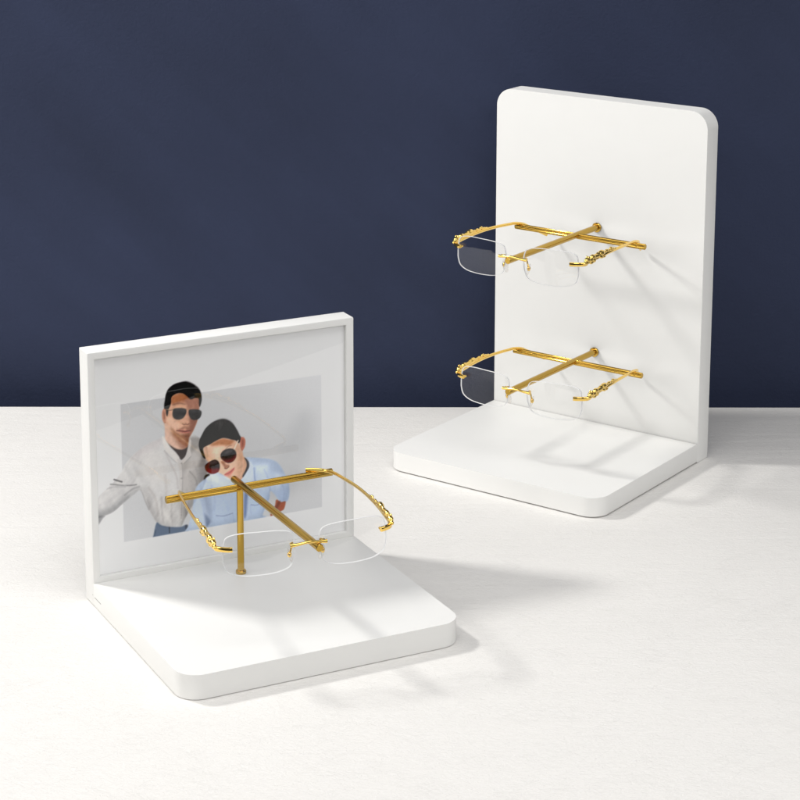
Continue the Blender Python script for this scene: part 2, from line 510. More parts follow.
# hairline gaps of the screwed-in corner block on the left side
bm = bmesh.new()
for ya_, yb_, za_, zb_ in ((-0.0345, -0.0205, 0.0080, 0.0085), (-0.0163, -0.0155, 0.0086, 0.0091)):
    prism(bm, [(-0.00006, ya_), (0.0004, ya_), (0.0004, yb_), (-0.00006, yb_)], za_, zb_)
from_bm('seam', bm, M_SEAM, fs)
PRINT_OPS = [
    ('P',[(60.3,125.5),(52.7,123.6),(45.5,121.2),(38.4,116.9),(33.2,112.7),(29.1,108.3),(26.5,103.8),(22.4,98.9),(17.8,94.7),(12.6,90.5),(6.3,84.6),(5.9,70.4),(11.6,70.2),(19.2,72.4),(28.4,78.9),(35.5,83.2),(40.7,86.1),(43.1,80.4),(47.4,68.6),(51.3,60.8),(53.2,57.4),(56.2,54.3),(60.3,52.3),(64.4,51.2),(69.5,51.0),(73.7,51.3),(76.9,57.4),(83.3,66.5),(88.6,73.8),(94.0,83.2),(96.3,95.0),(96.5,109.2),(93.6,116.8),(86.4,123.0),(80.3,125.9),(75.2,128.2),(70.1,127.5)],(203,201,200),0.7,1,'','shirt1',''),
    ('P',[(6.1,75.6),(11.7,74.7),(19.3,77.4),(28.5,82.9),(35.6,86.7),(40.2,88.0),(40.7,86.1),(35.5,83.2),(28.4,78.9),(19.2,72.4),(11.6,69.7),(5.9,70.1)],(168,167,168),3.5,0.9,'shirt1','',''),
    ('P',[(29.1,108.3),(38.3,114.4),(47.1,102.9),(40.7,87.9),(30.6,85.5),(24.7,93.5)],(200,198,197),6,0.7,'shirt1','',''),
    ('P',[(41.7,85.7),(47.4,68.6),(53.2,57.4),(56.3,56.9),(51.5,71.9),(46.7,84.9)],(178,175,174),4,0.8,'shirt1','',''),
    ('P',[(35.3,115.8),(47.6,121.9),(59.8,125.0),(61.8,121.7),(49.5,115.6),(38.3,112.4)],(196,190,190),5,0.8,'shirt1','',''),
    ('P',[(5.9,70.6),(11.6,69.9),(10.1,68.4),(6.9,64.2),(5.7,64.1)],(128,128,130),1.0,0.9,'','',''),
    ('L',[(19.8,97.9),(22.3,96.7),(26.0,95.0)],(70,68,70),0.5,0.9,'',1.1,''),
    ('L',[(16.8,94.6),(22.7,93.1),(27.7,91.8),(33.2,91.0),(37.7,90.8)],(105,103,105),0.7,0.75,'',0.9,''),
    ('L',[(40.9,86.0),(42.6,82.5),(44.5,76.1),(47.4,68.6)],(140,136,136),0.7,0.7,'',0.6,''),
    ('L',[(57.8,77.0),(57.8,68.8),(58.9,56.4)],(168,163,163),1.4,0.7,'shirt1',1.5,''),
    ('L',[(46.5,76.8),(49.4,66.2),(53.3,58.4)],(172,168,168),1.4,0.6,'shirt1',1.5,''),
    ('L',[(8.4,79.2),(16.4,81.9),(26.6,88.2)],(192,190,190),2,0.6,'shirt1',2.5,''),
    ('L',[(10.6,86.9),(18.6,89.5),(28.7,90.9)],(196,194,194),1.6,0.6,'shirt1',2.0,''),
    ('P',[(74.7,101.0),(82.1,106.5),(90.8,113.0),(94.1,103.5),(94.9,88.8),(86.7,77.8),(83.0,60.4),(78.8,51.0),(73.7,51.9),(73.3,78.9)],(168,163,160),2.5,0.9,'shirt1','',''),
    ('P',[(81.9,121.0),(89.8,120.4),(90.8,114.1),(86.1,107.0),(82.2,108.8)],(146,141,138),2,0.9,'shirt1','',''),
    ('P',[(90.8,110.7),(94.6,101.2),(95.5,88.7),(89.1,81.9),(88.2,93.3)],(138,133,131),2.5,0.9,'shirt1','',''),
    ('P',[(57.1,69.4),(66.2,74.5),(71.6,62.4),(70.3,52.5),(59.0,54.5)],(214,210,206),6,0.6,'shirt1','',''),
    ('L',[(61.0,114.3),(66.2,102.4),(70.2,92.8),(71.5,82.6)],(186,181,180),1.2,0.7,'shirt1',1.6,''),
    ('L',[(67.4,76.6),(65.5,65.7),(66.3,53.2)],(188,184,182),1.3,0.6,'shirt1',1.6,''),
    ('L',[(78.8,81.4),(79.7,70.0),(77.2,56.9)],(150,146,146),1.3,0.6,'shirt1',1.6,''),
    ('L',[(84.4,101.7),(88.1,89.9),(86.2,82.4)],(150,146,146),1.2,0.6,'shirt1',1.4,''),
    ('L',[(57.3,79.4),(57.6,69.3),(58.5,57.9)],(190,186,185),1.0,0.6,'shirt1',1.2,''),
    ('P',[(83.0,108.6),(88.5,112.2),(91.4,107.3),(88.3,98.9),(82.5,94.2),(77.9,91.6),(80.3,100.1)],(188,183,180),1.6,0.8,'shirt1','',''),
    ('P',[(75.9,91.9),(79.6,91.3),(82.2,80.8),(79.7,70.0),(75.1,66.3)],(186,181,178),2,0.7,'shirt1','',''),
    ('L',[(81.3,94.4),(85.8,88.1),(87.9,79.9)],(140,135,133),0.9,0.7,'shirt1',1.2,''),
    ('L',[(76.3,66.1),(77.8,59.1),(77.1,51.3)],(144,139,137),0.9,0.7,'shirt1',1.2,''),
    ('P',[(43.5,113.7),(53.6,115.5),(60.2,108.9),(62.1,94.2),(54.2,89.9),(45.4,96.9)],(212,208,205),5,0.6,'shirt1','',''),
    ('L',[(47.4,86.6),(52.8,76.8),(54.7,63.0)],(176,171,169),1.6,0.6,'shirt1',2.0,''),
    ('L',[(61.0,94.3),(61.8,80.8),(60.5,68.8)],(190,185,182),1.6,0.6,'shirt1',2.0,''),
    ('L',[(28.0,84.0),(34.6,87.9),(39.9,88.8)],(150,148,149),1.2,0.7,'shirt1',1.4,''),
    ('L',[(13.7,91.4),(19.7,91.9),(28.7,90.7)],(160,158,159),1.0,0.6,'shirt1',1.2,''),
    ('P',[(53.2,57.3),(56.8,54.8),(62.4,52.5),(72.5,50.6),(78.2,51.3),(79.9,45.7),(79.4,39.6),(50.0,43.7),(50.5,47.0)],(92,108,130),0.6,1,'','trouser',''),
    ('L',[(63.7,51.8),(63.7,47.5)],(45,50,60),0.4,0.9,'',0.8,''),
    ('P',[(76.5,50.8),(78.8,51.0),(79.3,45.8),(77.6,46.1)],(55,60,72),0.6,0.9,'','',''),
    ('L',[(52.2,51.2),(51.0,46.9)],(70,85,105),1,0.8,'trouser',1.5,''),
    ('P',[(62.2,124.1),(65.4,117.5),(70.6,111.1),(73.1,106.3),(75.9,104.7),(79.2,110.3),(81.4,121.1),(78.5,123.8),(69.4,118.5)],(52,42,42),0.5,1.0,'','',''),
    ('P',[(62.0,138.3),(61.6,132.8),(61.6,125.8),(61.9,123.3),(64.8,118.9),(70.1,114.7),(75.1,113.1),(79.5,114.5),(81.0,117.8),(81.4,122.7),(79.8,130.0),(71.3,138.3)],(214,176,156),0.6,1,'','neck1',''),
    ('P',[(67.6,131.9),(73.2,124.7),(78.1,120.4),(81.0,121.4),(81.3,115.7),(77.3,112.8),(73.0,117.0),(68.2,125.5)],(150,100,78),3,0.9,'neck1','',''),
    ('P',[(59.4,126.2),(61.6,123.9),(64.3,118.0),(69.3,112.1),(72.6,108.1),(73.1,105.5),(71.1,103.3),(66.4,109.0),(61.4,115.3),(59.9,120.0)],(212,207,203),0.5,1.0,'','',''),
    ('P',[(81.5,122.2),(83.1,117.5),(81.9,112.1),(82.3,107.1),(76.4,101.9),(74.5,104.2),(78.2,107.7),(80.0,113.5),(80.9,119.0)],(196,190,186),0.5,1.0,'','',''),
    ('P',[(71.2,105.8),(74.7,103.7),(75.8,99.7),(74.8,82.0),(73.8,57.5),(72.2,57.8),(73.2,82.3),(72.8,96.9)],(196,191,188),0.6,0.9,'','',''),
    ('L',[(75.1,102.1),(75.4,92.0),(74.5,76.5),(73.5,57.6)],(150,145,145),0.5,0.7,'',0.7,''),
    ('P',[(74.3,102.7),(75.0,102.5),(75.3,101.7),(74.7,101.4),(74.0,101.9)],(150,145,142),0.3,0.8,'','',''),
    ('P',[(74.0,90.4),(74.8,90.3),(75.0,89.5),(74.4,89.1),(73.8,89.7)],(150,145,142),0.3,0.8,'','',''),
    ('P',[(73.8,77.3),(74.5,77.2),(74.8,76.3),(74.2,76.0),(73.5,76.5)],(150,145,142),0.3,0.8,'','',''),
    ('P',[(73.4,60.8),(74.2,60.7),(74.4,59.9),(73.9,59.5),(73.2,60.1)],(150,145,142),0.3,0.8,'','',''),
    ('L',[(60.9,114.3),(65.2,108.7),(70.8,103.0)],(165,160,158),0.5,0.7,'',0.6,''),
    ('L',[(82.7,106.4),(79.8,104.1),(76.7,101.6)],(140,136,134),0.5,0.7,'',0.6,''),
    ('P',[(62.3,148.2),(60.5,147.5),(59.6,145.0),(59.5,141.5),(60.3,138.0),(61.7,136.1),(63.2,137.5),(63.6,143.7)],(176,122,98),0.4,1.0,'','',''),
    ('P',[(60.8,145.5),(61.8,144.0),(62.1,140.4),(61.0,139.9)],(118,70,52),1,0.8,'','',''),
    ('P',[(62.9,146.6),(64.4,150.6),(66.8,153.0),(67.1,156.4),(71.0,158.4),(78.9,157.9),(83.8,153.2),(89.8,152.6),(90.2,146.8),(89.9,142.6),(89.1,137.1),(87.6,132.4),(85.6,128.3),(83.8,125.2),(81.9,122.6),(79.6,122.2),(76.8,123.4),(73.2,126.0),(69.0,129.9),(65.2,134.0),(62.6,136.8)],(204,156,128),0.5,1,'','face1',''),
    ('P',[(67.0,155.8),(71.7,158.2),(78.9,157.5),(83.8,153.0),(80.9,150.9),(73.7,149.9),(68.0,150.0)],(158,96,62),2,0.9,'face1','',''),
    ('P',[(78.8,152.7),(89.7,152.3),(90.1,142.6),(89.1,137.1),(87.0,131.8),(84.0,125.1),(81.1,122.4),(79.7,127.2),(81.3,132.6),(80.7,141.1),(80.1,145.5)],(152,100,80),2.0,0.9,'face1','',''),
    ('P',[(68.0,150.0),(75.9,150.3),(78.6,146.4),(71.5,146.7),(66.5,146.8)],(196,146,116),2,0.8,'face1','',''),
    ('P',[(82.8,138.0),(88.5,135.8),(87.0,131.0),(84.8,127.2),(82.6,126.8),(82.0,132.5)],(128,80,62),1.6,0.8,'face1','',''),
    ('P',[(63.5,139.5),(67.8,138.9),(73.4,133.8),(71.1,129.9),(66.2,133.5)],(222,180,156),2,0.8,'face1','',''),
    ('P',[(77.0,137.5),(79.9,139.2),(81.7,134.0),(80.5,132.6),(78.4,132.6),(76.4,133.6)],(200,150,124),1,0.8,'face1','',''),
    ('L',[(76.0,133.7),(77.2,132.9),(78.7,133.0),(80.2,132.4),(81.5,133.1)],(110,62,46),0.5,0.9,'',0.7,''),
    ('P',[(77.3,131.5),(79.8,130.9),(82.6,128.7),(81.2,128.1),(77.6,129.1),(73.3,129.0),(74.0,130.1)],(140,88,68),1,0.7,'face1','',''),
    ('P',[(71.3,129.1),(74.7,129.2),(77.7,128.4),(79.7,128.2),(82.3,127.2),(81.1,125.9),(77.5,125.9),(74.3,127.2)],(186,110,98),0.6,0.95,'','',''),
    ('L',[(71.3,128.9),(74.7,128.2),(77.9,127.3),(80.1,127.3),(82.3,127.2)],(80,38,32),0.4,0.9,'',0.8,''),
    ('P',[(75.7,124.3),(78.9,125.1),(81.4,123.4),(81.0,120.7),(79.9,118.7),(77.4,121.9)],(122,70,46),1.5,0.85,'','',''),
    ('P',[(69.7,127.3),(76.1,124.2),(78.1,120.8),(73.2,124.0)],(140,92,70),1.5,0.7,'','',''),
    ('P',[(61.5,148.1),(61.5,151.7),(62.1,154.4),(62.8,158.5),(64.5,162.5),(67.6,165.2),(71.9,166.8),(79.0,167.2),(84.0,165.2),(88.3,161.8),(91.2,157.7),(92.2,152.8),(91.8,148.7),(90.6,145.2),(89.9,146.8),(89.7,151.9),(86.7,152.8),(83.2,152.2),(80.9,154.4),(77.4,157.5),(73.9,158.6),(70.3,158.1),(67.5,156.0),(67.2,152.3),(66.3,149.5),(64.9,146.9),(64.6,144.2),(63.7,141.4),(62.9,143.8),(62.7,147.2)],(15,13,13),0.35,1,'','hair1',''),
    ('P',[(68.4,150.7),(73.7,151.2),(78.3,149.5),(78.3,148.5),(73.7,149.9),(68.7,149.6)],(90,50,34),0.8,0.5,'','',''),
    ('L',[(63.6,147.0),(66.1,146.5),(69.0,146.7),(71.5,147.0)],(196,160,130),0.35,0.9,'',0.7,''),
    ('L',[(63.6,146.6),(66.1,146.0),(69.0,146.1)],(60,40,34),0.3,0.8,'',0.5,''),
    ('L',[(75.8,146.2),(79.3,145.1),(82.2,144.3)],(150,110,84),0.3,0.9,'',0.6,''),
    ('L',[(78.9,142.7),(80.4,143.2),(81.9,142.4)],(190,150,120),0.3,0.9,'',0.6,''),
    ('P',[(68.5,145.6),(70.3,146.9),(75.1,146.4),(78.8,145.2),(79.6,143.1),(78.7,140.6),(76.6,138.2),(73.4,137.5),(70.0,138.5),(68.2,140.9)],(34,34,35),0.35,1.0,'','',''),
    ('P',[(81.5,143.7),(83.6,144.2),(88.7,143.3),(91.4,141.8),(91.9,139.8),(90.8,136.8),(88.5,135.3),(85.0,135.4),(82.6,137.3),(81.3,141.1)],(34,34,35),0.35,1.0,'','',''),
    ('L',[(68.1,140.9),(70.0,138.3),(73.4,137.2),(76.8,138.1),(78.8,140.4)],(170,130,105),0.25,0.6,'',0.4,''),
    ('P',[(93.8,89.0),(97.2,89.8),(97.8,86.7),(94.6,85.3),(92.8,85.6)],(38,34,34),0.5,1.0,'','',''),
    ('P',[(104.6,90.2),(98.9,87.8),(93.2,85.9),(88.4,82.9),(85.9,79.4),(84.9,74.4),(83.7,68.5),(82.5,58.9),(79.6,50.8),(78.2,43.6),(110.0,38.0),(143.4,45.9),(141.8,48.7),(147.4,60.3),(148.5,67.3),(151.9,64.5),(154.9,60.0),(157.9,56.5),(163.7,57.0),(165.1,68.6),(160.8,80.5),(155.7,89.0),(149.6,93.2),(141.4,95.5),(133.7,97.2),(127.4,97.3),(123.4,82.9),(114.5,81.8)],(182,197,219),0.7,1,'','shirt2',''),
    ('P',[(133.7,97.0),(149.0,93.3),(155.4,88.8),(160.5,80.5),(154.1,81.6),(143.8,87.0),(136.2,89.4)],(168,183,206),2.5,0.9,'shirt2','',''),
    ('P',[(136.2,90.7),(143.9,90.7),(147.7,88.8),(145.1,83.0),(137.4,84.3)],(206,218,234),3,0.8,'shirt2','',''),
    ('P',[(91.9,81.9),(104.5,85.9),(118.2,77.5),(110.6,75.1),(95.5,73.9)],(198,209,226),4,0.9,'shirt2','',''),
    ('P',[(86.2,75.5),(91.8,77.0),(97.7,57.5),(96.3,47.9),(87.5,44.5),(80.0,45.8)],(192,204,222),4,0.9,'shirt2','',''),
    ('P',[(91.7,69.6),(95.5,71.4),(99.0,59.8),(98.3,51.2),(96.4,52.8)],(148,164,192),3,0.7,'shirt2','',''),
    ('P',[(92.7,57.7),(94.9,55.8),(97.6,51.3),(96.3,48.1),(94.1,47.6)],(104,120,150),1.4,0.75,'shirt2','',''),
    ('P',[(154.0,71.6),(160.5,75.6),(164.9,68.6),(163.7,57.5),(157.9,56.6),(154.5,60.6)],(166,182,208),3,0.85,'shirt2','',''),
    ('P',[(154.0,80.3),(160.5,78.1),(163.0,70.1),(159.1,72.0),(155.2,67.7),(152.7,73.1)],(200,211,229),2.5,0.8,'shirt2','',''),
    ('P',[(127.1,73.6),(129.6,69.5),(128.0,51.1),(126.0,50.2),(126.5,67.5)],(96,114,158),1.2,0.85,'shirt2','',''),
    ('P',[(147.5,67.1),(151.9,64.5),(148.7,60.0),(143.4,49.7),(141.8,48.7)],(164,182,210),2,0.8,'shirt2','',''),
    ('P',[(130.7,63.1),(143.6,65.9),(143.5,54.7),(133.2,51.4)],(182,199,224),4,0.8,'shirt2','',''),
    ('L',[(102.7,54.7),(109.0,53.3),(116.6,54.3)],(118,133,166),0.5,0.85,'shirt2',0.6,''),
    ('L',[(116.6,54.3),(117.3,47.9)],(150,166,198),0.5,0.45,'shirt2',0.6,''),
    ('L',[(132.0,58.6),(137.1,57.5),(142.2,59.1)],(118,133,166),0.5,0.85,'shirt2',0.6,''),
    ('L',[(131.7,58.7),(131.9,51.7)],(150,166,198),0.5,0.4,'shirt2',0.6,''),
    ('L',[(148.5,67.3),(147.9,61.4),(145.4,54.3)],(140,158,192),1,0.45,'shirt2',1.2,''),
    ('L',[(136.2,88.2),(135.6,82.1),(136.7,75.7)],(150,168,200),0.8,0.45,'shirt2',1.0,''),
    ('L',[(154.0,76.6),(148.8,72.5),(148.5,67.8)],(150,168,200),1.0,0.45,'shirt2',1.2,''),
    ('L',[(104.3,71.2),(110.5,65.2),(112.9,57.4)],(172,190,218),1.6,0.45,'shirt2',2,''),
    ('P',[(138.7,82.8),(146.3,81.6),(148.8,72.5),(143.6,69.6),(138.6,74.2)],(196,208,226),2.5,0.7,'shirt2','',''),
    ('L',[(143.8,85.7),(146.9,77.8),(147.5,70.2)],(156,172,202),1.2,0.4,'shirt2',1.4,''),
    ('L',[(99.4,79.4),(101.7,69.2),(100.9,59.4)],(160,176,204),1.6,0.4,'shirt2',2,''),
    ('L',[(88.0,73.9),(91.6,65.9),(92.7,57.1)],(164,180,208),1.3,0.4,'shirt2',1.6,''),
    ('L',[(120.7,69.7),(119.9,61.2),(121.0,51.0)],(160,176,204),1.3,0.4,'shirt2',1.6,''),
    ('L',[(156.6,74.9),(160.4,66.8),(160.3,58.1)],(150,166,196),1.0,0.4,'shirt2',1.3,''),
    ('P',[(153.8,59.2),(157.9,56.5),(161.8,56.3),(160.7,51.1),(158.9,49.3),(153.7,47.9),(149.0,46.2),(149.1,49.3),(152.5,54.1)],(142,72,46),0.5,1.0,'','',''),
    ('P',[(155.1,57.1),(157.4,56.1),(153.7,50.4),(150.1,47.9)],(90,40,26),1,0.7,'','',''),
    ('P',[(125.0,103.8),(125.9,100.1),(127.9,97.8),(130.1,95.1),(131.4,92.1),(130.6,89.3),(128.5,86.0),(125.8,82.5),(123.2,80.4),(119.6,81.0),(119.7,88.2)],(196,150,122),0.5,1.0,'','',''),
    ('P',[(127.0,98.4),(129.4,96.3),(131.0,93.3),(130.9,90.0),(128.7,86.2),(125.9,82.5),(125.2,83.7),(127.5,87.6),(128.9,91.3),(128.6,94.7)],(48,48,54),0.4,1.0,'','',''),
    ('P',[(131.0,95.0),(133.1,93.2),(134.8,88.6),(135.1,81.3),(132.8,76.7),(128.4,76.0),(125.5,80.8),(128.7,85.9),(131.1,89.9)],(196,207,225),0.6,1.0,'','',''),
    ('L',[(135.1,88.6),(135.4,81.3),(136.0,76.9)],(140,158,192),0.6,0.8,'',1.0,''),
    ('P',[(94.4,85.8),(99.1,89.0),(103.5,89.9),(107.1,87.3),(112.2,84.7),(115.9,82.0),(120.3,80.9),(120.9,73.6),(109.1,71.9),(105.6,80.4)],(206,215,229),0.8,1.0,'','',''),
    ('P',[(93.0,112.1),(98.1,113.8),(103.9,116.1),(109.1,117.0),(114.2,115.5),(118.6,114.0),(121.8,112.4),(123.3,109.1),(125.2,104.5),(125.9,98.7),(125.9,91.5),(124.8,85.9),(122.5,82.0),(119.9,81.5),(115.9,82.0),(110.1,86.5),(105.0,89.7),(99.9,92.1),(97.1,99.0),(94.4,103.0)],(226,186,160),0.5,1,'','face2',''),
    ('P',[(98.8,113.3),(103.9,115.8),(109.1,116.9),(114.9,115.1),(118.6,113.4),(115.6,110.3),(109.7,110.9),(102.4,111.7)],(168,102,62),1.8,0.9,'face2','',''),
    ('P',[(117.0,110.1),(122.9,110.6),(125.7,98.7),(125.9,91.5),(124.0,84.6),(121.4,81.4),(119.6,85.3),(120.5,93.8),(121.3,100.8)],(202,156,128),2.4,0.85,'face2','',''),
    ('P',[(93.7,110.9),(98.7,110.8),(100.8,104.1),(97.8,98.9),(95.0,102.9)],(214,170,142),2,0.7,'face2','',''),
    ('P',[(101.7,110.4),(109.7,110.2),(107.4,104.5),(105.1,99.8),(102.3,102.4)],(234,198,174),2.5,0.8,'face2','',''),
    ('P',[(107.3,98.1),(109.9,97.6),(111.7,95.2),(113.9,94.5),(113.8,92.7),(110.9,91.9),(109.4,93.4)],(150,94,70),1,0.85,'face2','',''),
    ('P',[(106.2,97.5),(108.4,95.7),(109.8,92.3),(107.9,92.2),(106.1,94.0)],(232,190,162),1.2,0.8,'face2','',''),
    ('L',[(110.3,92.4),(112.0,91.7),(113.8,92.9)],(80,44,36),0.4,0.85,'',0.6,''),
    ('P',[(113.8,89.9),(119.7,92.5),(121.1,87.9),(118.1,83.4),(114.4,83.3),(112.2,85.4)],(220,176,148),2,0.6,'face2','',''),
    ('P',[(109.9,87.0),(112.3,88.8),(114.7,89.7),(118.2,91.6),(118.7,90.6),(117.0,87.9),(114.5,86.0),(111.7,85.9)],(206,118,108),0.6,0.95,'','',''),
    ('L',[(110.5,87.3),(113.0,87.5),(115.8,88.9),(117.9,90.8)],(140,66,60),0.4,0.8,'',0.55,''),
    ('P',[(111.1,85.8),(113.7,86.1),(116.4,87.9),(115.9,86.2),(113.7,85.1)],(222,140,128),0.7,0.7,'','',''),
    ('P',[(113.0,85.3),(116.7,85.4),(115.9,83.4)],(196,146,120),1.2,0.6,'face2','',''),
    ('P',[(123.4,114.7),(125.4,115.5),(127.1,114.5),(128.1,111.8),(127.6,107.6),(126.2,105.1),(125.1,104.3),(123.8,107.6)],(168,96,74),0.4,1.0,'','',''),
    ('P',[(125.2,113.1),(126.6,112.5),(126.4,108.6),(125.1,107.4)],(116,58,44),0.9,0.8,'','',''),
    ('P',[(94.4,102.5),(92.8,103.9),(90.6,108.5),(89.2,113.7),(89.9,118.6),(92.4,123.2),(94.3,126.3),(97.6,129.3),(102.7,131.9),(109.3,132.6),(114.4,130.6),(118.2,127.0),(121.2,121.9),(123.2,117.4),(124.2,115.3),(123.4,111.8),(122.1,111.1),(120.0,113.5),(116.4,114.8),(114.2,115.8),(109.1,117.2),(103.9,116.0),(98.1,113.6),(93.0,111.9),(92.9,108.2),(93.9,105.2)],(20,18,19),0.4,1,'','hair2',''),
    ('L',[(118.6,106.6),(120.1,109.6),(121.9,113.1)],(236,214,196),0.4,0.95,'',1.1,''),
    ('L',[(104.1,98.4),(105.7,99.5),(107.5,99.7)],(220,190,168),0.4,0.95,'',0.7,''),
    ('L',[(107.0,103.7),(108.9,106.4),(111.1,107.6),(114.1,109.7),(116.3,109.6)],(120,84,70),0.4,0.5,'',0.6,''),
    ('P',[(107.0,103.5),(108.8,106.3),(113.2,107.8),(117.6,106.9),(120.0,104.1),(120.0,99.8),(117.1,96.6),(113.3,96.0),(109.9,98.2),(107.6,100.7)],(40,38,40),0.35,1,'','l2r',''),
    ('P',[(109.1,97.1),(107.6,100.7),(111.0,99.2),(116.1,99.4),(120.1,101.7),(120.5,98.1),(117.1,96.3),(113.3,95.7)],(118,48,50),2,0.85,'l2r','',''),
    ('P',[(97.4,99.5),(102.2,100.7),(105.4,98.5),(106.4,94.6),(105.1,90.5),(100.7,89.2),(96.9,90.7),(94.4,93.6),(94.1,97.2)],(40,36,38),0.35,1,'','l2l',''),
    ('P',[(93.4,96.0),(98.5,93.9),(106.1,92.5),(106.4,88.2),(100.7,88.4),(94.8,90.8)],(122,32,36),1.6,0.9,'l2l','',''),
    ('P',[(94.1,96.6),(97.4,99.5),(98.2,98.1),(95.9,93.5)],(110,40,36),1,0.7,'l2l','',''),
    ('P',[(70.8,146.1),(75.0,145.9),(78.5,144.8),(78.0,143.0),(72.9,144.4)],(66,66,68),1.2,0.6,'','',''),
    ('P',[(83.6,143.7),(88.6,142.9),(90.9,141.5),(90.0,140.5),(85.0,142.3)],(62,62,64),1.2,0.6,'','',''),
    ('P',[(109.6,105.5),(113.3,107.0),(117.0,106.1),(116.2,104.5),(111.8,103.8)],(78,74,76),1.2,0.6,'','',''),
    ('P',[(98.5,98.9),(102.2,99.9),(104.5,98.2),(102.9,97.3),(99.2,97.1)],(74,66,68),1.2,0.6,'','',''),
    ('P',[(79.0,167.2),(84.0,165.2),(88.3,161.7),(90.4,158.7),(86.1,160.7),(80.4,164.3),(74.0,165.4)],(34,30,30),1.5,0.6,'','',''),
    ('P',[(104.2,131.3),(109.3,132.4),(114.4,130.2),(117.3,126.8),(112.9,127.8),(107.1,128.0),(100.5,126.2)],(44,41,41),2.0,0.6,'','',''),
]

# ------------------------------------------------------------------ the printed photo (a flat print, inked vertex by vertex)
def lin(c):
    c = np.asarray(c, float) / 255.0
    return np.where(c <= 0.04045, c / 12.92, ((c + 0.055) / 1.055) ** 2.4)


def seg_dist(X, Z, ax, az, bx, bz):
    dx, dz = bx - ax, bz - az
    L = dx * dx + dz * dz + 1e-12
    t = np.clip(((X - ax) * dx + (Z - az) * dz) / L, 0, 1)
    return np.hypot(X - ax - t * dx, Z - az - t * dz)


def smooth_poly(p, sub=4):
    return [(v.x, v.y) for v in catmull([(a, b, 0) for a, b in p], sub, True)]


PX0, PX1, PZ0, PZ1 = x0 / MM + 0.1, x1 / MM - 0.1, z0 / MM + 0.1, z1 / MM - 0.1
STEP = 0.42
NX, NZ = int((PX1 - PX0) / STEP), int((PZ1 - PZ0) / STEP)
gx = np.linspace(PX0, PX1, NX)
gz = np.linspace(PZ0, PZ1, NZ)
GX, GZ = np.meshgrid(gx, gz)
img = np.zeros((NZ, NX, 3))
img[:] = (214, 212, 214)
MASKS = {}


def blend(cov, col):
    global img
    img = img + (np.asarray(col, float) - img) * cov[..., None]


def coverage(poly, soft):
    m = soft + 1.0
    xs = [p[0] for p in poly]
    zs = [p[1] for p in poly]
    ix = np.where((gx > min(xs) - m) & (gx < max(xs) + m))[0]
    iz = np.where((gz > min(zs) - m) & (gz < max(zs) + m))[0]
    full = np.zeros((NZ, NX))
    if len(ix) == 0 or len(iz) == 0:
        return full
    X, Z = GX[iz[0]:iz[-1] + 1, ix[0]:ix[-1] + 1], GZ[iz[0]:iz[-1] + 1, ix[0]:ix[-1] + 1]
    d = np.full(X.shape, 1e9)
    ins = np.zeros(X.shape, bool)
    n = len(poly)
    for i in range(n):
        ax, az = poly[i]
        bx, bz = poly[(i + 1) % n]
        d = np.minimum(d, seg_dist(X, Z, ax, az, bx, bz))
        if az != bz:
            c = ((az > Z) != (bz > Z)) & (X < (bx - ax) * (Z - az) / (bz - az) + ax)
            ins ^= c
    s = np.where(ins, d, -d)
    t = np.clip(s / (2 * soft) + 0.5, 0, 1)
    full[iz[0]:iz[-1] + 1, ix[0]:ix[-1] + 1] = t * t * (3 - 2 * t)
    return full


PHOTO = (26.4, 193.6, 46.2, 156.6)
pc = coverage([(PHOTO[0], PHOTO[2]), (PHOTO[1], PHOTO[2]), (PHOTO[1], PHOTO[3]), (PHOTO[0], PHOTO[3])], 0.25)
tone = 186 + 8 * (GX - PHOTO[0]) / 167 - 5 * np.cos((GZ - 100) / 45) + 5 * np.sin(GX / 40 + GZ / 60)
blend(pc, np.stack([tone * 0.99, tone * 0.992, tone], -1))
# soft cast shadow of the models on their studio wall
sh = coverage(smooth_poly([(150, 60), (165, 66), (182, 90), (186, 120), (176, 128), (164, 112), (156, 96), (146, 80)]), 9.0)
blend(sh * pc * 0.28, (150, 152, 155))
floor_cut = np.clip((GZ - PHOTO[2]) / 0.5 + 0.5, 0, 1)
for op in PRINT_OPS:
    if op[0] == 'P':
        _, pts, col, soft, a, clip, nm, cut = op
        cov = coverage(smooth_poly(pts), soft) * a * floor_cut
        if nm:
            MASKS[nm] = cov.copy()
    else:
        _, pts, col, soft, a, clip, w, cut = op
        path = [(v.x, v.y) for v in catmull([(p[0], p[1], 0) for p in pts], 5)]
        d = np.full(GX.shape, 1e9)
        for i in range(len(path) - 1):
            d = np.minimum(d, seg_dist(GX, GZ, *path[i], *path[i + 1]))
        t = np.clip((w * 0.5 + soft * 0.5 - d) / max(soft, 1e-3), 0, 1)
        cov = t * t * (3 - 2 * t) * a * floor_cut
    if clip:
        cov = cov * MASKS[clip]
    blend(cov, col)
rng = np.random.default_rng(3)


def blur(a, sig):
    r = int(3 * sig) + 1
    k = np.exp(-0.5 * (np.arange(-r, r + 1) / sig) ** 2)
    k /= k.sum()
    for ax in (0, 1):
        pad = [(0, 0)] * a.ndim
        pad[ax] = (r, r)
        p = np.pad(a, pad, mode='edge')
        a = sum(k[j] * np.take(p, range(j, j + a.shape[ax]), axis=ax) for j in range(2 * r + 1))
    return a


def field(sx, sz):
    '''soft random field with different grain along and across'''
    f = rng.normal(0, 1, (NZ, NX))
    for ax, sg in ((1, sx), (0, sz)):
        r = int(3 * sg) + 1
        k = np.exp(-0.5 * (np.arange(-r, r + 1) / sg) ** 2)
        k /= k.sum()
        pad = [(0, 0)] * 2
        pad[ax] = (r, r)
        p = np.pad(f, pad, mode='wrap')
        f = sum(k[j] * np.take(p, range(j, j + f.shape[ax]), axis=ax) for j in range(2 * r + 1))
    return f / f.std()


